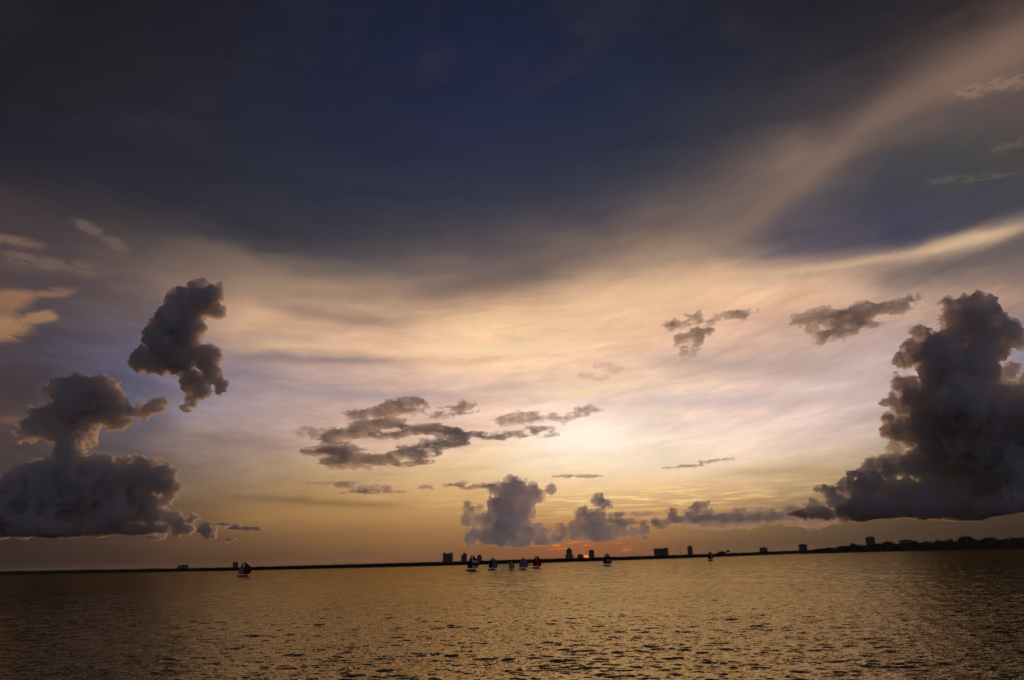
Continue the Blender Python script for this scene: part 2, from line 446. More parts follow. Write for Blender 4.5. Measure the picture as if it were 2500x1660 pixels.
# ------------------------------------------------------------------ cumulus clouds: closed meshes filled with scattering droplets
def cloud_material(name, density, g=0.55, colr=(1.0, 1.0, 1.0), absorb=0.0, ab_col=(0.5, 0.5, 0.5)):
    m = bpy.data.materials.new(name); m.use_nodes = True
    t = m.node_tree; t.nodes.clear()
    out = t.nodes.new('ShaderNodeOutputMaterial')
    v = t.nodes.new('ShaderNodeVolumeScatter')
    v.inputs['Color'].default_value = (*colr, 1); v.inputs['Density'].default_value = density; v.inputs['Anisotropy'].default_value = g
    t.links.new(v.outputs[0], out.inputs['Volume'])
    return m

def lattice_noise(shape, cell, rng):
    """smooth value noise on a regular grid, cell = lattice spacing in grid steps per axis"""
    lat_n = [int(math.ceil(s / c)) + 3 for s, c in zip(shape, cell)]
    A = rng.random(lat_n).astype(np.float32)
    for ax in range(3):
        p = np.arange(shape[ax]) / cell[ax]
        i = p.astype(int); f = (p - i).astype(np.float32); f = f * f * (3 - 2 * f)
        sh = [1, 1, 1]; sh[ax] = -1
        f = f.reshape(sh)
        A = np.take(A, i, axis=ax) * (1 - f) + np.take(A, i + 1, axis=ax) * f
    return A

def surface_nets(F):
    nx, ny, nz = F.shape
    ins = F < 0
    c = np.zeros((nx - 1, ny - 1, nz - 1), np.int8)
    acc = np.zeros((3, nx - 1, ny - 1, nz - 1), np.float32)
    for ax in range(3):
        o1, o2 = [a for a in range(3) if a != ax]
        for b1 in (0, 1):
            for b2 in (0, 1):
                def sl(d):
                    s = [None] * 3
                    s[ax] = slice(d, d + F.shape[ax] - 1)
                    s[o1] = slice(b1, b1 + F.shape[o1] - 1)
                    s[o2] = slice(b2, b2 + F.shape[o2] - 1)
                    return tuple(s)
                f0, f1 = F[sl(0)], F[sl(1)]
                x = (f0 < 0) != (f1 < 0)
                den = np.where(x, f0 - f1, 1)
                tt = np.where(x, f0 / den, 0)
                c += x
                acc[ax] += tt
                acc[o1] += x * b1
                acc[o2] += x * b2
    act = c > 0
    idx = -np.ones(c.shape, np.int64); n = int(act.sum()); idx[act] = np.arange(n)
    ii = np.argwhere(act)
    pos = np.stack([acc[k][act] / c[act] for k in range(3)], 1) + ii
    quads = []
    for ax in range(3):
        o1, o2 = (ax + 1) % 3, (ax + 2) % 3
        s0 = [slice(None)] * 3; s1 = [slice(None)] * 3
        s0[ax] = slice(0, -1); s1[ax] = slice(1, None)
        a, b = ins[tuple(s0)], ins[tuple(s1)]
        e = np.argwhere(a != b)
        e = e[(e[:, o1] > 0) & (e[:, o2] > 0) & (e[:, o1] < F.shape[o1] - 1) & (e[:, o2] < F.shape[o2] - 1)]
        fl = ins[tuple(e.T)]
        def cell(d1, d2):
            q = e.copy(); q[:, o1] += d1; q[:, o2] += d2
            return idx[tuple(q.T)]
        q = np.stack([cell(-1, -1), cell(0, -1), cell(0, 0), cell(-1, 0)], 1)
        q[~fl] = q[~fl][:, ::-1]
        quads.append(q)
    return pos, np.concatenate(quads)

CLOUD_ID = [0]
def cloud(name, label, group, balls, dist, mfp, cell=2.6, base=None, gen=3, puff=0.45, rough=0.43, squash=1.0, depth=1.0, g=0.35, erode=0.0, seed=1, child=5, decay=0.68, csm=0.9, stretch=1.0, alb=(1, 1, 1)):
    rng = np.random.default_rng(seed)
    CLOUD_ID[0] += 1
    u = dist / FPX                                    # metres that one unit of the lists spans at this distance
    B = np.array([(b[0], b[1], b[2], b[3] if len(b) > 3 else b[2]) for b in balls], float)
    cx, cyy = np.average(B[:, 0]), np.average(B[:, 1])
    fw = pdir(cx, cyy); rt = np.cross(fw, [0, 0, 1]); rt /= np.linalg.norm(rt); up = np.cross(rt, fw)
    hf = np.array([fw[0], fw[1], 0]); hf /= np.linalg.norm(hf)
    # local axes: x = rt (level), y = away from the viewer (level), z = vertical
    org = EYE + fw * dist
    L = []
    for (bx, by, rx, ry) in B:
        d = pdir(bx, by); t = dist / (d @ fw)
        p = EYE + d * t
        k = 1.0 / (d @ F_)                             # off-axis the same span covers a smaller angle
        k2 = (fw @ F_)
        sc = u * k2 * 1.0
        q = np.array([(p - org) @ rt, (p - org) @ hf + rng.normal() * rx * sc * 0.5 * depth, (p - org)[2]])
        L.append((q[0], q[1], q[2], rx * sc, math.sqrt(rx * ry) * sc * depth, ry * sc * squash))
    # cauliflower: knobs on knobs
    allb = list(L); cur = L
    for gnr in range(gen):
        nxt = []
        for (x, y, z, rx, ry, rz) in cur:
            for _ in range(child):
                v = rng.normal(size=3); v /= np.linalg.norm(v)
                if v[2] < -0.3: v[2] *= -1
                s = rng.uniform(0.28, 0.52)
                nxt.append((x + v[0] * rx * 0.86, y + v[1] * ry * 0.86, z + v[2] * rz * 0.86, rx * s, ry * s, rz * s))
        allb += nxt; cur = nxt
    A = np.array(allb)
    h = cell * u
    A = A[A[:, 3] > h * 0.9]
    pad = 5 * h + np.average(np.minimum(B[:, 2], B[:, 3])) * u * rough
    lo = (A[:, :3] - A[:, 3:]).min(0) - pad; hi = (A[:, :3] + A[:, 3:]).max(0) + pad
    hy = h * (1.6 if depth > 0.8 else 1.2)
    step = np.array([h, hy, h])
    n = np.ceil((hi - lo) / step).astype(int) + 1
    meanr = np.average(np.minimum(B[:, 2], B[:, 3])) * u
    reach = meanr * rough * 1.6 + 4 * h
    F = np.full(n, reach, np.float32)
    gx, gy, gz = [lo[k] + step[k] * np.arange(n[k]) for k in range(3)]
    for (x, y, z, rx, ry, rz) in A:
        m_ = reach
        i0, i1 = np.searchsorted(gx, x - rx - m_), np.searchsorted(gx, x + rx + m_)
        j0, j1 = np.searchsorted(gy, y - ry - m_), np.searchsorted(gy, y + ry + m_)
        k0, k1 = np.searchsorted(gz, z - rz - m_), np.searchsorted(gz, z + rz + m_)
        rr = np.sqrt(((gx[i0:i1, None, None] - x) / rx) ** 2 + ((gy[None, j0:j1, None] - y) / ry) ** 2 + ((gz[None, None, k0:k1] - z) / rz) ** 2)
        s = (rr - 1) * min(rx, ry, rz)
        F[i0:i1, j0:j1, k0:k1] = np.minimum(F[i0:i1, j0:j1, k0:k1], s)
    # turbulence of the boundary
    amp = meanr * rough
    cs = meanr * csm
    for o in range(6):
        cells = [max(cs * (stretch if k < 2 else 1) / step[k], 1.01) for k in range(3)]
        if cells[2] < 1.6: break
        nz_ = lattice_noise(n, cells, rng)
        bill = np.abs(nz_ * 2 - 1) if o < 4 else nz_
        F += (bill - (0.36 if o < 4 else 0.5)) * amp * 1.2
        cs *= 0.5; amp *= decay
    F += erode * u
    if base is not None:
        zb = dist * math.tan(math.radians(azel(cx, base)[1])) - (org[2] - CAM_H)
        nb = lattice_noise((n[0], n[1], 1), [max(14, 1.1), max(10, 1.1), 1.1], rng)
        nb2 = lattice_noise((n[0], n[1], 1), [60, 40, 1.1], rng)
        F = np.maximum(F, (zb - gz[None, None, :]) + ((nb - 0.5) * 9 + (nb2 - 0.5) * 16) * u)
    F[0] = F[-1] = 1; F[:, 0] = F[:, -1] = 1; F[:, :, 0] = F[:, :, -1] = 1
    pos, quads = surface_nets(F)
    pos = pos * step + lo
    wpos = pos[:, 0:1] * rt + pos[:, 1:2] * hf + pos[:, 2:3] * np.array([0, 0, 1.0])
    me = bpy.data.meshes.new(name)
    me.vertices.add(len(wpos)); me.vertices.foreach_set('co', wpos.astype(np.float32).ravel())
    nq = len(quads)
    me.loops.add(nq * 4); me.loops.foreach_set('vertex_index', quads.astype(np.int32).ravel())
    me.polygons.add(nq); me.polygons.foreach_set('loop_start', np.arange(0, nq * 4, 4, dtype=np.int32))
    me.update(calc_edges=True); me.validate()
    me.materials.append(cloud_material('cloud_droplets', 1.0 / (mfp * u), g, alb))
    o = bpy.data.objects.new(name, me); COL.objects.link(o); o.location = tuple(map(float, org))
    tag(o, label, 'cloud', group)
    print('cloud', label, n, nq)
    return o

GC = 'towering cumulus clouds over the far shore'
cloud('cumulus_cloud', 'tall ragged dark cloud with pink lit right edge floating highest on the left', GC,
      [(483,700,20),(515,730,24),(528,760,18),(490,740,33),(435,735,26),(462,765,38),(415,790,30),(445,810,43),(395,830,38),(360,860,30),(345,885,20),(385,885,33),(430,870,43),(475,865,28),(505,885,28),(515,915,23),(475,930,28),(490,950,23),(535,942,13),(465,975,15),(455,992,8)],
      14000, 5, cell=1.5, seed=3)
cloud('cumulus_cloud', 'broad dark cloud bank with a nodding head and pointed arm above low left shore', GC,
      [(175,955,34),(250,965,38),(210,985,56),(160,1000,44),(120,1020,36),(80,1045,25),(55,1055,16),(265,1000,36),(310,1005,18),(345,1004,18),(362,1000,17),(378,993,18),(290,1030,22),(200,1040,42),(140,1050,28),
       (178,1095,36),(170,1130,38),(200,1180,66),(120,1210,66),(50,1220,56),(-20,1240,66),(280,1190,56),(345,1150,34),(385,1170,36),(410,1195,24),(340,1220,50),(270,1255,46),(180,1265,46),(80,1270,46),(0,1280,42),(370,1260,24),(300,1140,18),(330,1292,60,16),(230,1292,80,22),(110,1292,90,24),(0,1292,80,24),(420,1270,22,14)],
      16000, 6, cell=2.0, base=1307, seed=5)
cloud('cumulus_cloud', 'giant dark cauliflower cloud tower rising at the right above the wooded point', GC,
      [(2411,735,12),(2320,745,18),(2350,745,20),(2385,745,20),(2415,755,23),(2320,780,23),(2370,790,46),(2430,790,30),(2470,820,25),(2490,832,16),(2330,830,42),(2400,850,46),(2254,820,18),(2275,830,20),(2215,845,8),(2222,860,11),(2215,885,20),(2260,870,36),(2300,900,50),(2370,910,56),(2200,935,18),(2230,940,28),(2162,977,10),(2180,975,14),(2215,985,28),(2270,980,50),(2340,990,64),(2420,960,36),(2476,902,10),(2455,910,16),(2492,935,16),(2470,960,28),(2480,1000,42),(2420,1030,56),(2170,1040,23),(2143,1062,8),(2190,1050,28),(2240,1050,46),(2310,1070,66),(2400,1090,66),(2490,1080,66),(2550,1050,80),(2185,1095,16),(2128,1135,13),(2150,1130,14),(2105,1147,11),(2080,1162,11),(2180,1140,28),(2240,1130,33),(2300,1150,56),(2400,1170,66),(2500,1170,66),(2120,1180,32),(2060,1190,20),(2029,1197,14),(1998,1192,6),(2050,1225,25),(2120,1225,37),(2200,1210,50),(2280,1225,46),(2370,1235,46),(2460,1225,46),(2540,1220,56),(1990,1240,18),(1960,1255,12),(2010,1245,18),(2000,1252,55,14),(2070,1250,60,18),(2150,1248,70,24),(2250,1245,80,28),(2380,1245,90,30),(2500,1242,90,30)],
      15000, 7.5, cell=2.0, base=1264, seed=7)
cloud('cumulus_cloud', 'castle shaped brown cloud with three turrets near the middle of the shoreline', GC,
      [(1249,1178,16),(1204,1190,14),(1228,1200,22),(1262,1195,24),(1299,1188,13),(1315,1208,16),(1285,1210,26),(1342,1194,12),(1240,1225,35),(1210,1235,20),(1275,1235,28),(1235,1265,39),(1270,1265,28),(1195,1275,23),(1139,1236,11),(1149,1250,13),(1169,1240,7),(1143,1272,14),(1170,1268,16),(1160,1300,18),(1190,1305,26),(1230,1300,32),(1280,1300,28),(1311,1292,14),(1335,1298,12),(1367,1292,12),(1320,1318,22),(1360,1315,16),(1150,1320,16),(1270,1320,27),(1210,1322,24)],
      30000, 11, cell=1.2, base=1331, seed=11, alb=(1.0, 0.93, 0.77))  # low far cloud: warm haze in front is put into the droplet colour
cloud('cumulus_cloud', 'small brown cloud with a knob head standing right above the setting sun', GC,
      [(1459,1220,15),(1475,1228,13),(1489,1232,6),(1466,1245,12),(1425,1262,22),(1405,1290,20),(1450,1270,24),(1450,1295,30),(1412,1302,18),(1475,1275,16),(1488,1270,13),(1505,1272,16),(1510,1290,20),(1480,1300,26),(1525,1300,14),(1545,1300,12),(1572,1292,14),(1575,1310,10),(1390,1305,13)],
      32000, 11, cell=1.2, base=1325, seed=13, alb=(1.0, 0.93, 0.77))  # droplets tinted for the warm haze here too
cloud('cumulus_cloud', 'low chain of brown cloud lumps running right into the giant cloud tower', GC,
      [(1640,1252,12),(1645,1265,14),(1700,1242,16),(1718,1232,10),(1728,1226,6),(1690,1260,18),(1725,1258,16),(1760,1265,13),(1600,1272,9),(1570,1276,7),(1797,1250,10),(1814,1244,7),(1800,1262,13),(1840,1262,13),(1880,1258,15),(1930,1250,17),(1980,1248,18)],
      28000, 8, cell=1.2, base=1280, seed=17, alb=(1.0, 0.93, 0.77))  # same haze tint in the droplet colour

# ------------------------------------------------------------------ ragged low clouds drifting below the high sheet
GW = 'ragged dark cloud shreds below the high sheet'
def wisp(label, balls, dist, mfp, seed, rough=0.9, erode=2.0, cell=1.7, **k):
    big = [(b[0], b[1], b[2] * 1.04, (b[3] if len(b) > 3 else b[2]) * 0.93) for b in balls]
    return cloud('cloud_shred', label, GW, big, dist, mfp * 1.9, cell=min(cell, 1.4), gen=1, child=3, rough=rough * 2.0, erode=erode * .15, depth=1.2, seed=seed, csm=2.4, stretch=2.4, g=.45, decay=.66, alb=(1.0, 0.96, 0.90), **k)
wisp('long ragged cloud shred with a raised crest, uppermost of the middle group', [(772,1052,20,9),(800,1060,22,9),(830,1066,24,10),(868,1052,30,14),(900,1040,28,13),(887,1014,22,10),(925,1012,26,12),(960,1000,30,14),(1000,995,32,16),(1030,998,28,14),(1075,1002,26,10),(1110,994,22,8),(1130,996,14,5),(940,1035,28,10)], 18000, 12, 21)
wisp('lens shaped dark cloud shred in the centre of the middle group', [(945,1065,22,5),(983,1061,28,9),(1030,1056,36,12),(1078,1052,36,13),(1120,1058,34,12),(1155,1066,20,8),(1060,1078,40,9),(1100,1080,30,8),(1010,1090,22,8)], 18500, 10, 22, rough=0.7)
wisp('low boat shaped dark cloud shred, longest and lowest of the middle group', [(748,1118,14,5),(772,1108,24,10),(795,1100,28,12),(830,1108,32,13),(870,1118,34,12),(815,1131,30,8),(915,1121,36,11),(960,1117,34,12),(997,1112,34,14),(1035,1106,26,13),(1055,1098,16,9),(1010,1133,24,6),(870,1138,30,6)], 18500, 10, 23, rough=0.75)
wisp('thin tattered cloud shred left of the bright glow, upper of two', [(1236,1023,20,8),(1260,1020,22,10),(1290,1020,24,11),(1317,1021,22,10),(1346,1020,20,8),(1384,1018,16,9),(1410,1010,14,7),(1440,1000,16,5)], 18000, 16, 24)
wisp('thin dark cloud shred left of the bright glow, lower of two', [(1190,1066,22,5),(1217,1064,24,8),(1260,1060,28,8),(1308,1055,26,7),(1335,1060,16,4)], 18000, 11, 25, rough=0.7)
wisp('flat dark cloud shred touching the castle shaped cloud from the left', [(1098,1186,14,6),(1125,1186,22,8),(1155,1185,24,7),(1185,1184,20,6),(1035,1187,12,5),(1050,1188,10,4)], 27000, 11, 26, rough=0.6, cell=1.3)
wisp('pair of thin flat cloud streaks low in the golden sky left of centre', [(800,1176,30,3),(850,1180,34,6),(890,1186,26,6),(870,1202,36,4),(910,1196,28,8),(945,1195,24,8),(968,1200,16,4)], 26000, 11, 27, rough=0.7, cell=1.3)
wisp('torn dark cloud puff above the golden band right of centre', [(1654,800,18,8),(1680,790,16,10),(1707,781,22,16),(1735,790,18,12),(1752,783,12,9),(1697,808,18,14),(1730,808,16,11),(1707,828,12,14),(1668,832,12,10),(1670,856,8,14),(1700,850,8,12),(1807,773,18,6),(1780,778,12,5)], 12000, 11, 28)
wisp('slanted feathery dark cloud shred pointing at the giant cloud tower', [(1960,788,22,8),(1990,778,20,10),(2015,778,24,14),(2050,784,32,22),(2088,776,32,22),(2128,764,30,18),(2160,757,24,15),(2200,746,22,7),(2060,808,26,12),(2015,822,16,7),(2100,795,24,10),(1985,800,12,12)], 12000, 11, 29, rough=0.8)
wisp('thin pale cloud streak right of the bright glow', [(1640,1138,24,2.6),(1683,1134,34,4.5),(1720,1128,26,4),(1760,1121,34,2.6)], 20000, 12, 30, rough=0.5, erode=0.6, cell=1.2)
wisp('thin dark cloud streak under the bright glow', [(1375,1162,22,3),(1405,1160,34,4.5),(1440,1161,26,3.5)], 22000, 11, 31, rough=0.5, erode=0.6, cell=1.2)
wisp('flat cloud streak beside the knob headed cloud', [(1520,1253,26,4),(1555,1252,34,6),(1585,1254,18,4)], 30000, 13, 32, rough=0.6, erode=0.8, cell=1.2)
wisp('faint small cloud puff high over the bright glow', [(1478,890,16,8),(1460,900,10,6),(1500,900,20,5),(1430,915,14,6),(1465,925,14,5)], 14000, 45, 33)
wisp('small dark cloud lump trailing low off the left cloud bank', [(480,1265,8,6),(468,1268,13),(455,1290,17),(430,1298,15),(400,1305,10),(375,1308,9,5)], 17000, 2.5, 34, rough=0.4, erode=0.5)
wisp('cluster of three little dark cloud puffs low on the left', [(500,1290,15),(520,1283,12,9),(545,1280,16,6),(575,1282,14,8),(600,1289,12,6),(625,1290,10,3),(560,1319,12,8),(515,1307,12,9)], 17000, 2.5, 35, rough=0.45, erode=0.6)

wisp('long thin cloud bank lying low between the sun and the giant cloud tower', [(1560,1276,40,6),(1620,1274,55,8),(1690,1272,60,11),(1760,1269,60,13),(1840,1264,60,17),(1920,1259,60,22),(1985,1257,50,24),(1880,1250,40,12)], 27000, 22, 36, rough=0.6, erode=0.4, cell=1.4)


# ------------------------------------------------------------------ the far shore
def principled(name, c, rough=0.8, spec=0.2):
    m = bpy.data.materials.new(name); m.use_nodes = True
    b = m.node_tree.nodes['Principled BSDF']
    b.inputs['Base Color'].default_value = (*c, 1); b.inputs['Roughness'].default_value = rough
    b.inputs['Specular IOR Level'].default_value = spec
    return m

def mottled(name, c0, c1, scale, rough=0.9):
    m = principled(name, c0, rough); t = m.node_tree; E.nt = t
    g = t.nodes.new('ShaderNodeNewGeometry')
    n = noise(g.outputs['Position'], scale, 4.0, 0.6)
    c = mixc(smooth(n, 0.35, 0.65), c0, c1)
    t.links.new(c, t.nodes['Principled BSDF'].inputs['Base Color'])
    return m

M_soil = mottled('shore_soil', (0.05, 0.045, 0.03), (0.03, 0.035, 0.018), 0.05)
M_leaf = mottled('tree_leaves', (0.035, 0.05, 0.018), (0.06, 0.065, 0.025), 0.3)
M_bark = mottled('tree_bark', (0.07, 0.05, 0.035), (0.04, 0.03, 0.02), 1.5)
M_concrete = mottled('weathered_concrete', (0.30, 0.28, 0.25), (0.22, 0.21, 0.19), 0.15)
M_stucco = mottled('pale_stucco', (0.38, 0.34, 0.28), (0.30, 0.27, 0.23), 0.1)
M_roof = principled('dark_roof', (0.08, 0.07, 0.065), 0.8)
M_glass = principled('window_glass', (0.03, 0.035, 0.04), 0.15, 0.5)
M_steel = principled('grey_steel', (0.16, 0.16, 0.16), 0.5)
M_wood = mottled('weathered_timber', (0.12, 0.09, 0.06), (0.08, 0.06, 0.045), 2.0)

XS = [-500, 0, 300, 600, 1050, 1350, 1650, 1950, 2100, 2400, 2800, 3100]
DEP = [2.6, 2.8, 5.0, 8.6, 10.4, 10.3, 8.8, 5.4, 5.2, 4.6, 4.2, 4.0]          # how far the waterline lies below the horizon
PH_W = np.interp
PX_ = [0, 300, 560, 660, 1050, 1350, 1650, 1950, 2050, 2250, 2500]
PW_ = [1395.9, 1393.9, 1393.1, 1393, 1388, 1380, 1368.3, 1353, 1351.3, 1341, 1328.8]
PT_ = [1384.7, 1384.6, 1384.0, 1384, 1379.5, 1371.7, 1360, 1343.5, 1332, 1318.5, 1303]
HX = [1952, 2000, 2050, 2250, 2500, 2800, 3100]
HDEP = [6.4, 6.3, 6.2, 6.0, 5.4, 5.2, 5.0]
def shore_dep(px): return float(np.interp(px, XS, DEP))
def shore_shift(px):
    d = shore_dep(px) if px < 1952 else float(np.interp(px, HX, HDEP))
    return horizon_y(px) + d - float(np.interp(px, PX_, PW_))

def shore_point(px, dep, back=0.0):
    p = on_water(px, horizon_y(px) + dep)
    d = p[:2] / np.linalg.norm(p[:2])
    return np.array([p[0] + d[0] * back, p[1] + d[1] * back])

# low ground: one sheet from the waterline to the horizon, a beach step at its edge
def ground(name, xs, dep_f, ridge, label):
    rows = [(-3.0, -0.6), (0.0, 0.25), (6.0, 0.7), (40.0, 0.9 + ridge * 0.4), (140.0, 0.9 + ridge), (500.0, 0.9 + ridge * 0.6), (3000.0, 0.9), (14000.0, 0.9)]
    vs, fs = [], []
    r = random.Random(9)
    for (b, z) in rows:
        for px in xs:
            p = shore_point(px, dep_f(px), b + (r.uniform(-6, 6) if 0 < b < 1000 else 0))
            vs.append((p[0], p[1], z))
    n = len(xs)
    for j in range(len(rows) - 1):
        for i in range(n - 1):
            fs.append((j * n + i, j * n + i + 1, (j + 1) * n + i + 1, (j + 1) * n + i))
    return tag(link_mesh(name, vs, fs, M_soil), label, 'ground', kind='structure')
ground('far_shore_ground', list(range(-500, 3101, 20)), shore_dep, 0.0, 'low dark land of the far shore running to the horizon')
hd = lambda px: float(np.interp(px, HX, HDEP))
ground('headland_ground', list(range(1952, 3101, 12)), hd, 3.0, 'low wooded point of land at the right end of the shore')

def leaf_cloud(V, Fc, c, rx, rz, n, size, r):
    for _ in range(n):
        while True:
            v = np.array([r.gauss(0, 1) for _ in range(3)]); l = np.linalg.norm(v)
            if l > 1e-3: break
        v = v / l * (r.random() ** 0.4)
        p = np.array([c[0] + v[0] * rx, c[1] + v[1] * rx, c[2] + v[2] * rz])
        a = np.array([r.gauss(0, 1), r.gauss(0, 1), r.gauss(0, .6)]) * size
        b = np.array([r.gauss(0, 1), r.gauss(0, 1), r.gauss(0, .6)]) * size
        k = len(V); V += [p - a * .5, p + a * .5, p + b]; Fc.append((k, k + 1, k + 2))

def core(V, Fc, c, rx, rz):
    k = len(V)
    for j, (h_, q) in enumerate(((-0.98, 0.9), (0.0, 0.92), (0.75, 0.6))):
        for i in range(6):
            a = i * math.pi / 3 + j * .5
            V.append(np.array([c[0] + math.cos(a) * rx * q, c[1] + math.sin(a) * rx * q, c[2] + rz * h_]))
    for j in range(2):
        for i in range(6):
            Fc.append((k + j * 6 + i, k + j * 6 + (i + 1) % 6, k + (j + 1) * 6 + (i + 1) % 6, k + (j + 1) * 6 + i))
    Fc.append(tuple(k + 12 + i for i in range(6)))

def woods(name, label, xs0, xs1, dep_f, topdep_f, rows, seed, leaves=42, gz=0.8):
    """a far wood that reads as one mass; topdep_f: crown tops relative to the horizon at that direction"""
    r = random.Random(seed); V, Fc = [], []
    for back in rows:
        px = xs0
        while px < xs1:
            p = shore_point(px, dep_f(px), back + r.uniform(-4, 4))
            dist = math.hypot(*p)
            top = CAM_H - topdep_f(px) / FPX * dist * (math.cos(math.atan((px - 1250) / FPX)))
            top *= r.uniform(0.80, 1.0) if r.random() < .8 else r.uniform(0.98, 1.10)
            gzz = gz + (back / 60.0 if gz > 1 else 0)
            hgt = max(top - gzz, 2.0)
            rx = hgt * r.uniform(0.38, 0.62)
            core(V, Fc, (p[0], p[1], gzz + hgt * .45), rx * .9, hgt * .46)
            leaf_cloud(V, Fc, (p[0], p[1], gzz + hgt * .54), rx * 1.1, hgt * .48, leaves, hgt * .10, r)
            px += rx * 1.15 / dist * FPX * r.uniform(.7, 1.3)
    return tag(link_mesh(name, V, Fc, M_leaf), label, 'woods', kind='stuff')

def topdep(px):
    return float(np.interp(px, [-500, 0, 300, 600, 1050, 1350, 1650, 1950, 2200, 3100], [-7.5, -7.5, -4.0, -0.8, 0.3, 0.2, -0.6, -3.5, -5, -5]))
woods('far_woods', 'low dark belt of trees along the far shore', -60, 2060, shore_dep, topdep, (12, 26), 1)
def htop(px):
    return float(np.interp(px, [1958, 1985, 2030, 2060, 2090, 2200, 2300, 2420, 2500, 3100], [-1.0, -4.0, -8.0, -12.5, -13.5, -15.0, -17.5, -16.5, -21.0, -22.0])) + 1.4 * math.sin(px * .21) + 1.2 * math.sin(px * .083 + 1)
woods('headland_woods', 'black mass of trees on the wooded point at the right', 1958, 2600, hd, htop, (10, 30, 60), 2, leaves=60, gz=1.2)

def tree(label, px, back, top_rel, width):
    r = random.Random(int(px))
    p = shore_point(px, hd(px), back); dist = math.hypot(*p)
    hgt = CAM_H + top_rel / FPX * dist - 1.5
    e = tag(empty('tree', (p[0], p[1], 1.5)), label, 'tree', 'big trees standing above the wooded point')
    V, Fc = [], []
    n = 7; H_ = hgt * .75; secs = 5
    for j in range(secs):
        q = j / (secs - 1)
        for i in range(n):
            a = 2 * math.pi * i / n
            V.append((math.cos(a) * hgt * .03 * (1 - .6 * q) + math.sin(q * 3) * hgt * .01, math.sin(a) * hgt * .03 * (1 - .6 * q), q * H_ - 0.8 * (j == 0)))
    for j in range(secs - 1):
        for i in range(n): Fc.append((j * n + i, j * n + (i + 1) % n, (j + 1) * n + (i + 1) % n, (j + 1) * n + i))
    link_mesh('trunk', V, Fc, M_bark, e)
    V, Fc = [], []
    w = width / FPX * dist / 2
    for k in range(14):
        a = r.uniform(0, 6.28); q = r.uniform(0.1, .62)
        c = (math.cos(a) * w * q, math.sin(a) * w * q, hgt * (.34 + .50 * (1 - q * q) + r.uniform(-.14, .02)))
        core(V, Fc, c, w * .3, hgt * .09); leaf_cloud(V, Fc, c, w * .5, hgt * .14, 150, hgt * .035, r)
    link_mesh('crown', V, Fc, M_leaf, e)
tree('round headed tree, highest of the trees on the wooded point', 2362, 45, 22.5, 46)
tree('low spreading tree on the wooded point just right of the pale tower block', 2172, 50, 16.5, 36)
tree('broad tree near the right end of the wooded point behind the moored launch', 2418, 40, 19.5, 44)

# ------------------------------------------------------------------ buildings inland
def box(V, Fc, x0, x1, y0, y1, z0, z1, bev=0.0):
    k = len(V)
    if bev <= 0:
        V += [(x0, y0, z0), (x1, y0, z0), (x1, y1, z0), (x0, y1, z0), (x0, y0, z1), (x1, y0, z1), (x1, y1, z1), (x0, y1, z1)]
        Fc += [(k, k + 3, k + 2, k + 1), (k + 4, k + 5, k + 6, k + 7), (k, k + 1, k + 5, k + 4), (k + 1, k + 2, k + 6, k + 5), (k + 2, k + 3, k + 7, k + 6), (k + 3, k, k + 4, k + 7)]
    else:
        o = [(x0 + bev, y0), (x1 - bev, y0), (x1, y0 + bev), (x1, y1 - bev), (x1 - bev, y1), (x0 + bev, y1), (x0, y1 - bev), (x0, y0 + bev)]
        V += [(a, b, z0) for a, b in o] + [(a, b, z1) for a, b in o]
        Fc.append(tuple(k + i for i in range(7, -1, -1))); Fc.append(tuple(k + 8 + i for i in range(8)))
        for i in range(8): Fc.append((k + i, k + (i + 1) % 8, k + 8 + (i + 1) % 8, k + 8 + i))

BASE_D = 3000.0
def place(px, top_y, dist=BASE_D):
    """point on the ground that far along a direction, and the height that reaches top_y there"""
    lift = 0.8 * ((horizon_y(px) + min(topdep(px), 0.3 if px < 1960 else 99)) - float(np.interp(px, PX_, PT_))) if px < 2000 else shore_shift(px) * 0.9
    d = pdir(px, top_y + lift); hd_ = math.hypot(d[0], d[1])
    p = np.array([d[0], d[1]]) / hd_ * dist
    return p, CAM_H + d[2] / hd_ * dist, dist / math.cos(math.atan((px - 1250) / FPX)) / FPX * math.cos(math.atan((px - 1250) / FPX))

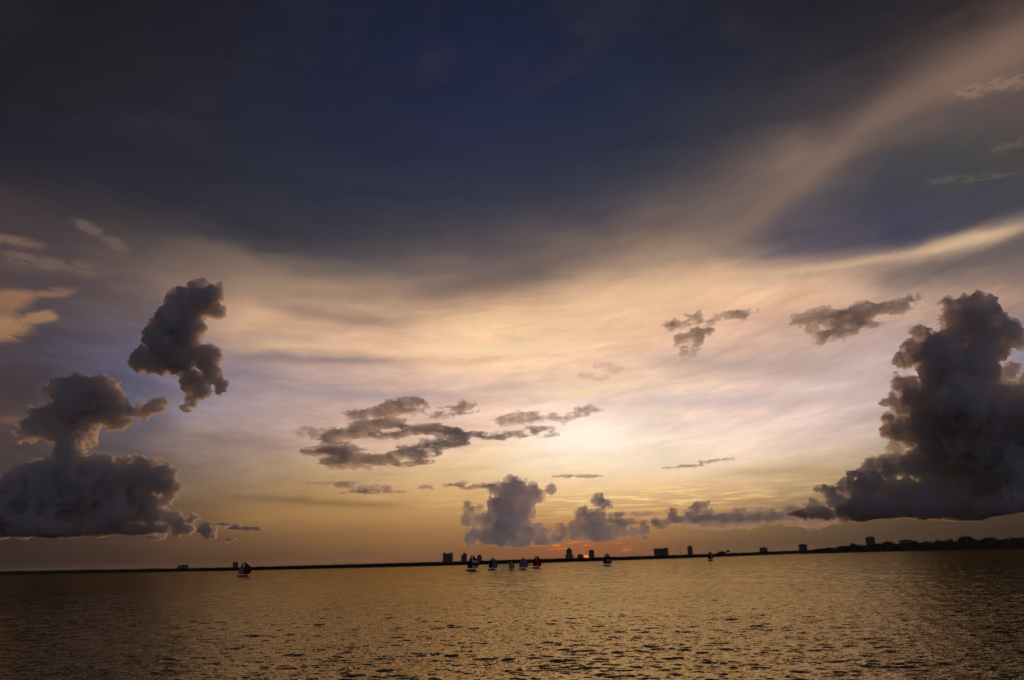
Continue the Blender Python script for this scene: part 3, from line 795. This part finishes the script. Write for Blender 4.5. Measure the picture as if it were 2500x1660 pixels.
def building(label, x0, x1, top, caps=(), floors=None, shoulder=None, rounded=0.0, mat=None, dist=BASE_D, depth=0.8, group='apartment towers on the skyline', name='apartment_tower', rz=0.0):
    cx = (x0 + x1) / 2
    p, z1, u = place(cx, top, dist)
    z0 = 0.9; w = (x1 - x0) * u; d = w * depth if w < 60 else 22
    yaw = -math.atan2(p[0], p[1]) + rz
    e = tag(empty(name, (p[0], p[1], z0), yaw), label, 'building', group)
    h = z1 - z0
    mat = mat or M_stucco
    V, Fc = [], []
    if rounded: box(V, Fc, -w / 2, w / 2, -d / 2, d / 2, -2, h, w * rounded)
    else: box(V, Fc, -w / 2, w / 2, -d / 2, d / 2, -2, h)
    link_mesh('wall', V, Fc, mat, e)
    if shoulder:
        V, Fc = [], []
        sw, sh = shoulder; box(V, Fc, -w / 2 * sw, w / 2 * sw, -d * .62, d * .62, -2, h * sh)
        link_mesh('lower_block', V, Fc, mat, e)
    V, Fc = [], []
    box(V, Fc, -w / 2 + .5, w / 2 - .5, -d / 2 + .5, d / 2 - .5, h + .003, h + .9)
    link_mesh('roof', V, Fc, M_roof, e)
    for (a, b, hh) in caps:                             # roof houses: from, to (share of the width), height in photo units
        V, Fc = [], []
        box(V, Fc, -w / 2 + a * w, -w / 2 + b * w, -d * .3, d * .3, h + .906, h + .906 + hh * u, (b - a) * w * .12)
        link_mesh('roof_house', V, Fc, M_concrete, e)
    floors = floors if floors is not None else max(3, int(h / 4.2))
    V, Fc = [], []; box(V, Fc, -w * .44, w * .44, -1.3, 0, 0, .35)
    bal = None
    V2, F2 = [], []; box(V2, F2, -w * .42, w * .42, -.02, .03, 0, 1.9)
    for k in range(1, floors):
        z = h * k / floors
        if bal is None:
            bal = link_mesh('balcony', V, Fc, M_concrete, e, loc=(0, -d / 2 - .003, z)); win = link_mesh('window_band', V2, F2, M_glass, e, loc=(0, -d / 2 - .03, z + .8))
        else:
            for src, zz in ((bal, z), (win, z + .8)):
                c = src.copy(); COL.objects.link(c); c.parent = e; c.location = (src.location[0], src.location[1], zz)
    return e
building('wide dark tower block with crenellated roof, tallest of the three left of mid shore', 1081.5, 1105, 1358.5, ((.04, .3, 2.2), (.46, .62, 1.6), (.74, .96, 2.2)))
building('slim dark tower with a stepped roof, middle one behind the striped spinnaker', 1126, 1139.5, 1361.5, ((.32, .98, 3.6), (.42, .7, 5.0)))
building('short dark tower with a small roof house beside the striped spinnaker', 1165, 1176, 1364, ((.2, .8, 2.2), (.4, .62, 3.2)))
building('tall stepped tower with a domed crown left of the setting sun', 1382.5, 1396, 1350.5, ((.06, .94, 2.2), (.18, .84, 4.2), (.34, .7, 5.4)), shoulder=(1.38, .52), rounded=.12)
building('low square block close beside the setting sun on its left', 1410, 1424, 1361, ((.2, .45, 1.4), (.5, .66, 2.4)))
building('plain round shouldered tower close beside the setting sun on its right', 1437.5, 1450, 1350.5, ((.08, .92, 1.4),), rounded=.2)
building('wide slab block with a flat crenellated roof right of mid shore', 1597, 1630, 1345, ((.03, .14, 1.4), (.26, .38, 1.2), (.5, .6, 1.0), (.68, .97, 1.8)))
building('narrow round topped tower right of the wide slab block', 1678.5, 1690, 1340.5, ((.1, .9, 2.0), (.24, .76, 3.6)), rounded=.2)
building('small square tower block with a stepped roof left of the wooded point', 1855, 1872, 1339.5, ((.05, .3, 1.2), (.5, .75, 2.0)))
building('square tower block standing at the tip of the wooded point', 1951, 1968.5, 1329.5, ((.3, .7, 1.4), (.05, .2, .7)))
building('pale square tower block rising behind the trees of the wooded point', 2114.5, 2133, 1312.5, ((.3, .8, 2.0),))
building('small round topped tower behind the red spinnaker boat at the left', 569.5, 580.5, 1373.5, ((.12, .88, 1.6),), rounded=.2, dist=4200)
building('long low building on the left part of the skyline', 436, 458, 1379.2, ((.3, .95, 1.0),), dist=4200, depth=.5, name='low_building', group='low buildings on the skyline', floors=3)
building('low flat roofed building among the trees of the wooded point', 2198, 2223, 1318.0, ((.2, .9, 1.2),), dist=2300, depth=.5, name='low_building', group='low buildings on the skyline', floors=3)
building('low hipped roof house on the skyline between the slim tower and the water tower', 1752, 1772, 1351.8, ((.15, .85, 1.4), (.35, .65, 2.4)), depth=.5, name='low_building', group='low buildings on the skyline', floors=3)

# water tower
p, zt, u = place(1777, 1345.5)
e = tag(empty('water_tower', (p[0], p[1], .9), -math.atan2(p[0], p[1])), 'mushroom shaped water tower on a thin stem above the shore trees', 'water tower')
def lathe(prof, n=16):
    V = [(r * math.cos(2 * math.pi * i / n), r * math.sin(2 * math.pi * i / n), z) for r, z in prof for i in range(n)]
    Fc = [(j * n + i, j * n + (i + 1) % n, (j + 1) * n + (i + 1) % n, (j + 1) * n + i) for j in range(len(prof) - 1) for i in range(n)]
    return V, Fc
h = zt - .9; r_ = 4.0 * u
V, Fc = lathe([(.01, h - 5.2 * u), (r_ * .3, h - 5.0 * u), (r_ * .8, h - 4.2 * u), (r_, h - 2.6 * u), (r_ * .9, h - .9 * u), (r_ * .4, h - .1 * u), (.01, h)])
link_mesh('tank', V, Fc, M_concrete, e, smooth_=True)
V, Fc = lathe([(1.7 * u * .6, -1), (1.1 * u * .6, 3), (.9 * u * .6, h - 5 * u)], 10)
link_mesh('stem', V, Fc, M_concrete, e, smooth_=True)

def mast(label, px, top, dist):
    p, zt, u = place(px, top, dist)
    e = tag(empty('radio_mast', (p[0], p[1], .9), 0.3), label, 'radio mast', 'lattice radio masts on the skyline')
    h = zt - .9; b = h * .012 + .25
    V, Fc = [], []
    for i in range(3):
        a = i * 2.094; x, y = math.cos(a) * b, math.sin(a) * b
        box(V, Fc, x - .12, x + .12, y - .12, y + .12, -.5, h)
    link_mesh('lattice_leg', V, Fc, M_steel, e)
    V, Fc = [], []; k = 0
    z = 2.0
    while z < h - 2:
        box(V, Fc, -b, b, -.05, .05, z, z + .12); box(V, Fc, -.05, .05, -b, b, z + .15, z + .27); z += 3
    link_mesh('cross_brace', V, Fc, M_steel, e)
mast('thin radio mast on the skyline left of the red spinnaker boat', 490, 1377.0, 3600)
mast('thin radio mast on the skyline between the slab block and the slim tower', 1660, 1336, 3000)
mast('short radio mast above the trees at the right end', 2462, 1300, 2200)

# pier at the tip of the point
p = shore_point(1958, 6.6, 0); q = shore_point(1990, 6.5, 0)
dv = q - p; L = np.linalg.norm(dv)
e = tag(empty('pier', (p[0], p[1], 0), math.atan2(dv[1], dv[0])), 'low timber pier reaching left from the wooded point', 'pier')
V, Fc = [], []; box(V, Fc, 0, L, -1.5, 1.5, 1.15, 1.45); link_mesh('deck', V, Fc, M_wood, e)
V, Fc = [], []; box(V, Fc, -.15, .15, -.15, .15, -1.5, 1.147)
pl = None
for i in range(9):
    for sy in (-1.2, 1.2):
        if pl is None: pl = link_mesh('pile', V, Fc, M_wood, e, loc=(.5, sy, 0))
        else:
            c = pl.copy(); COL.objects.link(c); c.parent = e; c.location = (.5 + i * (L - 1) / 8, sy, 0)

# ------------------------------------------------------------------ boats
def sail_cloth(name, c, trans=0.45):
    m = bpy.data.materials.new(name); m.use_nodes = True
    t = m.node_tree; t.nodes.clear(); E.nt = t
    o = t.nodes.new('ShaderNodeOutputMaterial'); a = t.nodes.new('ShaderNodeBsdfDiffuse'); b = t.nodes.new('ShaderNodeBsdfTranslucent'); x = t.nodes.new('ShaderNodeMixShader')
    a.inputs[0].default_value = (*c, 1); b.inputs[0].default_value = (*c, 1); x.inputs[0].default_value = trans
    t.links.new(a.outputs[0], x.inputs[1]); t.links.new(b.outputs[0], x.inputs[2]); t.links.new(x.outputs[0], o.inputs[0])
    return m
CL = {k: sail_cloth(k + '_sailcloth', c) for k, c in dict(white=(.75, .73, .70), navy=(.025, .025, .05), black=(.02, .018, .022), red=(.50, .015, .03), crimson=(.24, .012, .02), darkred=(.16, .010, .016), blue=(.20, .27, .38), yellow=(.60, .45, .12), lavender=(.30, .27, .36), grey=(.30, .28, .30), cream=(.5, .45, .32)).items()}
M_hull_w = principled('white_gelcoat', (.70, .68, .64), .3, .5)
M_hull_d = principled('dark_gelcoat', (.03, .03, .04), .3, .5)
M_alu = principled('mast_aluminium', (.25, .25, .26), .4, .5)
M_deck = principled('deck_grey', (.45, .43, .40), .7)

def hull_mesh(L, B, Fb):
    st = 15; rg = 7; V, Fc = [], []
    for i in range(st):
        t = i / (st - 1); x = -L / 2 + L * t
        beam = B / 2 * (math.sin(math.pi * (0.18 + .82 * min(1, (1 - t) * 1.12)) * .5) ** 1.0) * (1 - max(0, (t - .55) / .45) ** 2.2)
        beam = max(beam, .02)
        sheer = Fb * (0.86 + .34 * t * t)
        keel = -.32 * (1 - abs(2 * t - .9) ** 2.4) - .02
        for j in range(rg):
            q = j / (rg - 1)                         # from keel to gunwale
            V.append((x + .35 * q * (t > .96), beam * math.sin(q * math.pi / 2) ** .75, keel + (sheer - keel) * q ** 1.25))
        for j in range(rg):
            q = j / (rg - 1)
            V.append((x + .35 * q * (t > .96), -beam * math.sin(q * math.pi / 2) ** .75, keel + (sheer - keel) * q ** 1.25))
    for i in range(st - 1):
        for s in (0, 1):
            for j in range(rg - 1):
                a = i * 2 * rg + s * rg + j; b = a + 2 * rg
                Fc.append((a, b, b + 1, a + 1) if s else (a, a + 1, b + 1, b))
    for i in range(st - 1):                          # deck
        a, b = i * 2 * rg + rg - 1, i * 2 * rg + 2 * rg - 1
        Fc.append((a, b, b + 2 * rg, a + 2 * rg))
    Fc.append(tuple([j for j in range(rg)] + [rg + j for j in range(rg - 1, -1, -1)]))
    return V, Fc

def sheet(fn, nu=12, nv=14, v0=0.0, v1=1.0, u0=0.0, u1=1.0):
    V = [fn(u0 + (u1 - u0) * i / nu, v0 + (v1 - v0) * j / nv) for j in range(nv + 1) for i in range(nu + 1)]
    Fc = [(j * (nu + 1) + i, j * (nu + 1) + i + 1, (j + 1) * (nu + 1) + i + 1, (j + 1) * (nu + 1) + i) for j in range(nv) for i in range(nu)]
    return V, Fc

def sailboat(label, px, wy, top, yaw, spin, main='grey', hull='dark', spin_w=1.0, patches=(), heel=0.0):
    """px, wy: where the hull meets the water; spin: bands of colour from foot to head"""
    sh = shore_shift(px) * 0.95
    p = on_water(px, wy + sh); dist = math.hypot(p[0], p[1])
    H = (wy - top) / FPX * dist * .985
    k = H / 9.0; L = 6.6 * k; B = 2.2 * k; Fb = .75 * k
    e = tag(empty('sailboat', (p[0], p[1], 0), yaw - math.atan2(p[0], p[1])), label, 'sailboat', 'keelboats racing under spinnaker')
    e.rotation_euler[0] = math.radians(heel)
    V, Fc = hull_mesh(L, B, Fb); link_mesh('hull', V, Fc, M_hull_d if hull == 'dark' else M_hull_w, e, smooth_=True)
    V, Fc = [], []; box(V, Fc, -.05 * L, .22 * L, -B * .2, B * .2, Fb * .9, Fb * 1.3, .12 * k); link_mesh('cabin', V, Fc, M_hull_w, e)
    V, Fc = [], []; box(V, Fc, -.42 * L, -.12 * L, -B * .25, B * .25, Fb * .86, Fb * .99, .06 * k); link_mesh('cockpit_bench', V, Fc, M_deck, e)
    mx = .08 * L
    V, Fc = lathe([(.075 * k, Fb * .9), (.07 * k, H * .6), (.04 * k, H), (.005, H)], 8); V = [(x + mx, y, z) for x, y, z in V]
    link_mesh('mast', V, Fc, M_alu, e)
    V, Fc = [], []; box(V, Fc, mx - .40 * L, mx - .05 * k, -.05 * k, .05 * k, Fb + .55 * k, Fb + .66 * k)
    for i in range(len(V)): V[i] = (V[i][0], V[i][1] + (mx - V[i][0]) * .35, V[i][2])
    link_mesh('boom', V, Fc, M_alu, e)
    def fmain(u, v):
        w = .40 * L * (1 - v) ** .8 * (1 + .25 * math.sin(math.pi * v))
        x = -u * w
        return (mx - .06 * k + x, -x * .35 * (1 + .3 * v) + .22 * k * math.sin(math.pi * u) * (1 - v), Fb + .72 * k + v * (H * .97 - Fb - .72 * k))
    V, Fc = sheet(fmain, 8, 14); link_mesh('mainsail', V, Fc, CL[main], e, smooth_=True)
    def fsp(u, v):
        w = (.82 + .30 * math.sin(math.pi * min(1, v * 1.25))) * (1 - v ** 2.6)
        a = (u - .5) * 2
        X = mx + .10 * L + (u * .62 * w + .05 * math.sin(math.pi * v)) * L * spin_w
        Y = -(.42 * L * (1 - a * a) * w * .8 + .05 * L) + .25 * L * (1 - u) * (1 - v)
        Z = H * (.13 + .04 * a * a * (1 - v)) + v * H * .86
        return (X, Y + .05 * L, Z)
    n = len(spin); edges = [i / n for i in range(n + 1)]
    first = None
    base = spin[0]
    for i, c in enumerate(spin):
        V, Fc = sheet(fsp, 12, max(3, 14 // n), edges[i], edges[i + 1])
        if first is None: first = link_mesh('spinnaker', V, Fc, CL[c], e, smooth_=True)
        else: link_mesh('sail_panel', V, Fc, CL[c], first, smooth_=True)
    for (c, u0, u1, v0, v1) in patches:
        V, Fc = sheet(lambda u, v: tuple(np.array(fsp(u, v)) + np.array((0, -.03 * k, 0))), 6, 5, v0, v1, u0, u1)
        link_mesh('sail_patch', V, Fc, CL[c], first, smooth_=True)
    # forestay, backstay and pole
    def wire(nm, a, b, r_):
        a, b = Vector(a), Vector(b); d = (b - a); q = d.to_track_quat('Z', 'Y'); V, Fc = lathe([(r_, 0), (r_, d.length)], 5)
        link_mesh(nm, [tuple(q @ Vector(v) + a) for v in V], Fc, M_alu, e)
    wire('stay', (L * .48, 0, Fb * 1.1), (mx, 0, H * .95), .02 * k)
    wire('stay', (-L * .48, 0, Fb * .9), (mx, 0, H * .99), .02 * k)
    wire('spinnaker_pole', (mx, 0, Fb + .9 * k), (mx + .32 * L, .3 * k, H * .17), .035 * k)
    V, Fc = [], []; box(V, Fc, -L * .5 - .12 * k, -L * .5 + .02 * k, -.03 * k, .03 * k, -.5 * k, Fb * .7); link_mesh('rudder', V, Fc, M_hull_d, e)
    return e
sailboat('sailboat with a dark red spinnaker and pale mainsail, alone at the left', 591, 1407.5, 1375, .45, ('darkred', 'crimson', 'crimson'), main='lavender', spin_w=1.1)
sailboat('sailboat with a black and white banded spinnaker below the left towers', 1151, 1399.5, 1362, .75, ('white', 'navy', 'white', 'navy', 'lavender'), main='navy')
sailboat('sailboat with a plain grey blue spinnaker, second of the middle five', 1201, 1397.5, 1368, .75, ('blue',), main='navy')
sailboat('small sailboat with pale yellow sails in the middle of the fleet', 1247, 1398, 1377, .75, ('yellow',), main='cream', hull='dark', spin_w=.9)
sailboat('sailboat with a lavender mainsail and two toned pale spinnaker beside the all red sail', 1275, 1396.5, 1367.5, .70, ('lavender', 'lavender', 'cream'), main='lavender', spin_w=1.05)
sailboat('sailboat under a full bright red spinnaker with dark red mainsail', 1308.5, 1393.5, 1363.5, .75, ('red',), main='darkred')
sailboat('sailboat with a black and white striped spinnaker with a red patch right of the sun', 1480.5, 1387, 1356.5, .85, ('darkred', 'cream', 'black', 'grey', 'black'), main='black', hull='white', patches=(('red', .35, .95, .03, .19),))
sailboat('distant sailboat with plain whitish sails, alone right of the fleet', 1734, 1372.5, 1350.5, 1.0, ('grey',), main='navy', spin_w=.75)

def motorboat(label, px, wy, wpx, yaw):
    p = on_water(px, wy + shore_shift(px) * .9); dist = math.hypot(p[0], p[1])
    L = wpx / FPX * dist; k = L / 7
    e = tag(empty('motorboat', (p[0], p[1], 0), yaw - math.atan2(p[0], p[1])), label, 'motorboat')
    V, Fc = hull_mesh(L, L * .33, L * .13); link_mesh('hull', V, Fc, M_hull_d, e, smooth_=True)
    V, Fc = [], []; box(V, Fc, -.08 * L, .18 * L, -L * .11, L * .11, L * .115, L * .23, L * .02); link_mesh('cabin', V, Fc, M_hull_d, e)
    V, Fc = [], []; box(V, Fc, -.14 * L, .16 * L, -L * .12, L * .12, L * .233, L * .25, L * .02); link_mesh('cabin_roof', V, Fc, M_hull_w, e)
    V, Fc = [], []; box(V, Fc, .182 * L, .19 * L, -L * .09, L * .09, L * .16, L * .22); link_mesh('windscreen', V, Fc, M_glass, e)
    V, Fc = [], []; box(V, Fc, -.56 * L, -.505 * L, -L * .03, L * .03, -.05 * L, L * .16, L * .012); link_mesh('outboard_motor', V, Fc, M_hull_d, e)
motorboat('dark moored launch in front of the wooded point at the right', 2265, 1342.5, 14, 0.15)
motorboat('dark little launch near the shore between the lavender and red sails', 1293, 1386.0, 11, 2.9)

# ------------------------------------------------------------------ the evening haze over the bay
hz = bpy.data.materials.new('evening_haze'); hz.use_nodes = True
t = hz.node_tree; t.nodes.clear()
ho = t.nodes.new('ShaderNodeOutputMaterial'); pv = t.nodes.new('ShaderNodeVolumePrincipled')
pv.inputs['Color'].default_value = (0.92, 0.88, 0.82, 1); pv.inputs['Density'].default_value = 2.2e-5; pv.inputs['Anisotropy'].default_value = 0.4
t.links.new(pv.outputs[0], ho.inputs['Volume'])
V, Fc = [], []; box(V, Fc, -21000, 21000, -21000, 21000, -2.5, 95)
tag(link_mesh('haze', V, Fc, hz), 'thin warm evening haze lying over the bay', 'haze', kind='stuff')
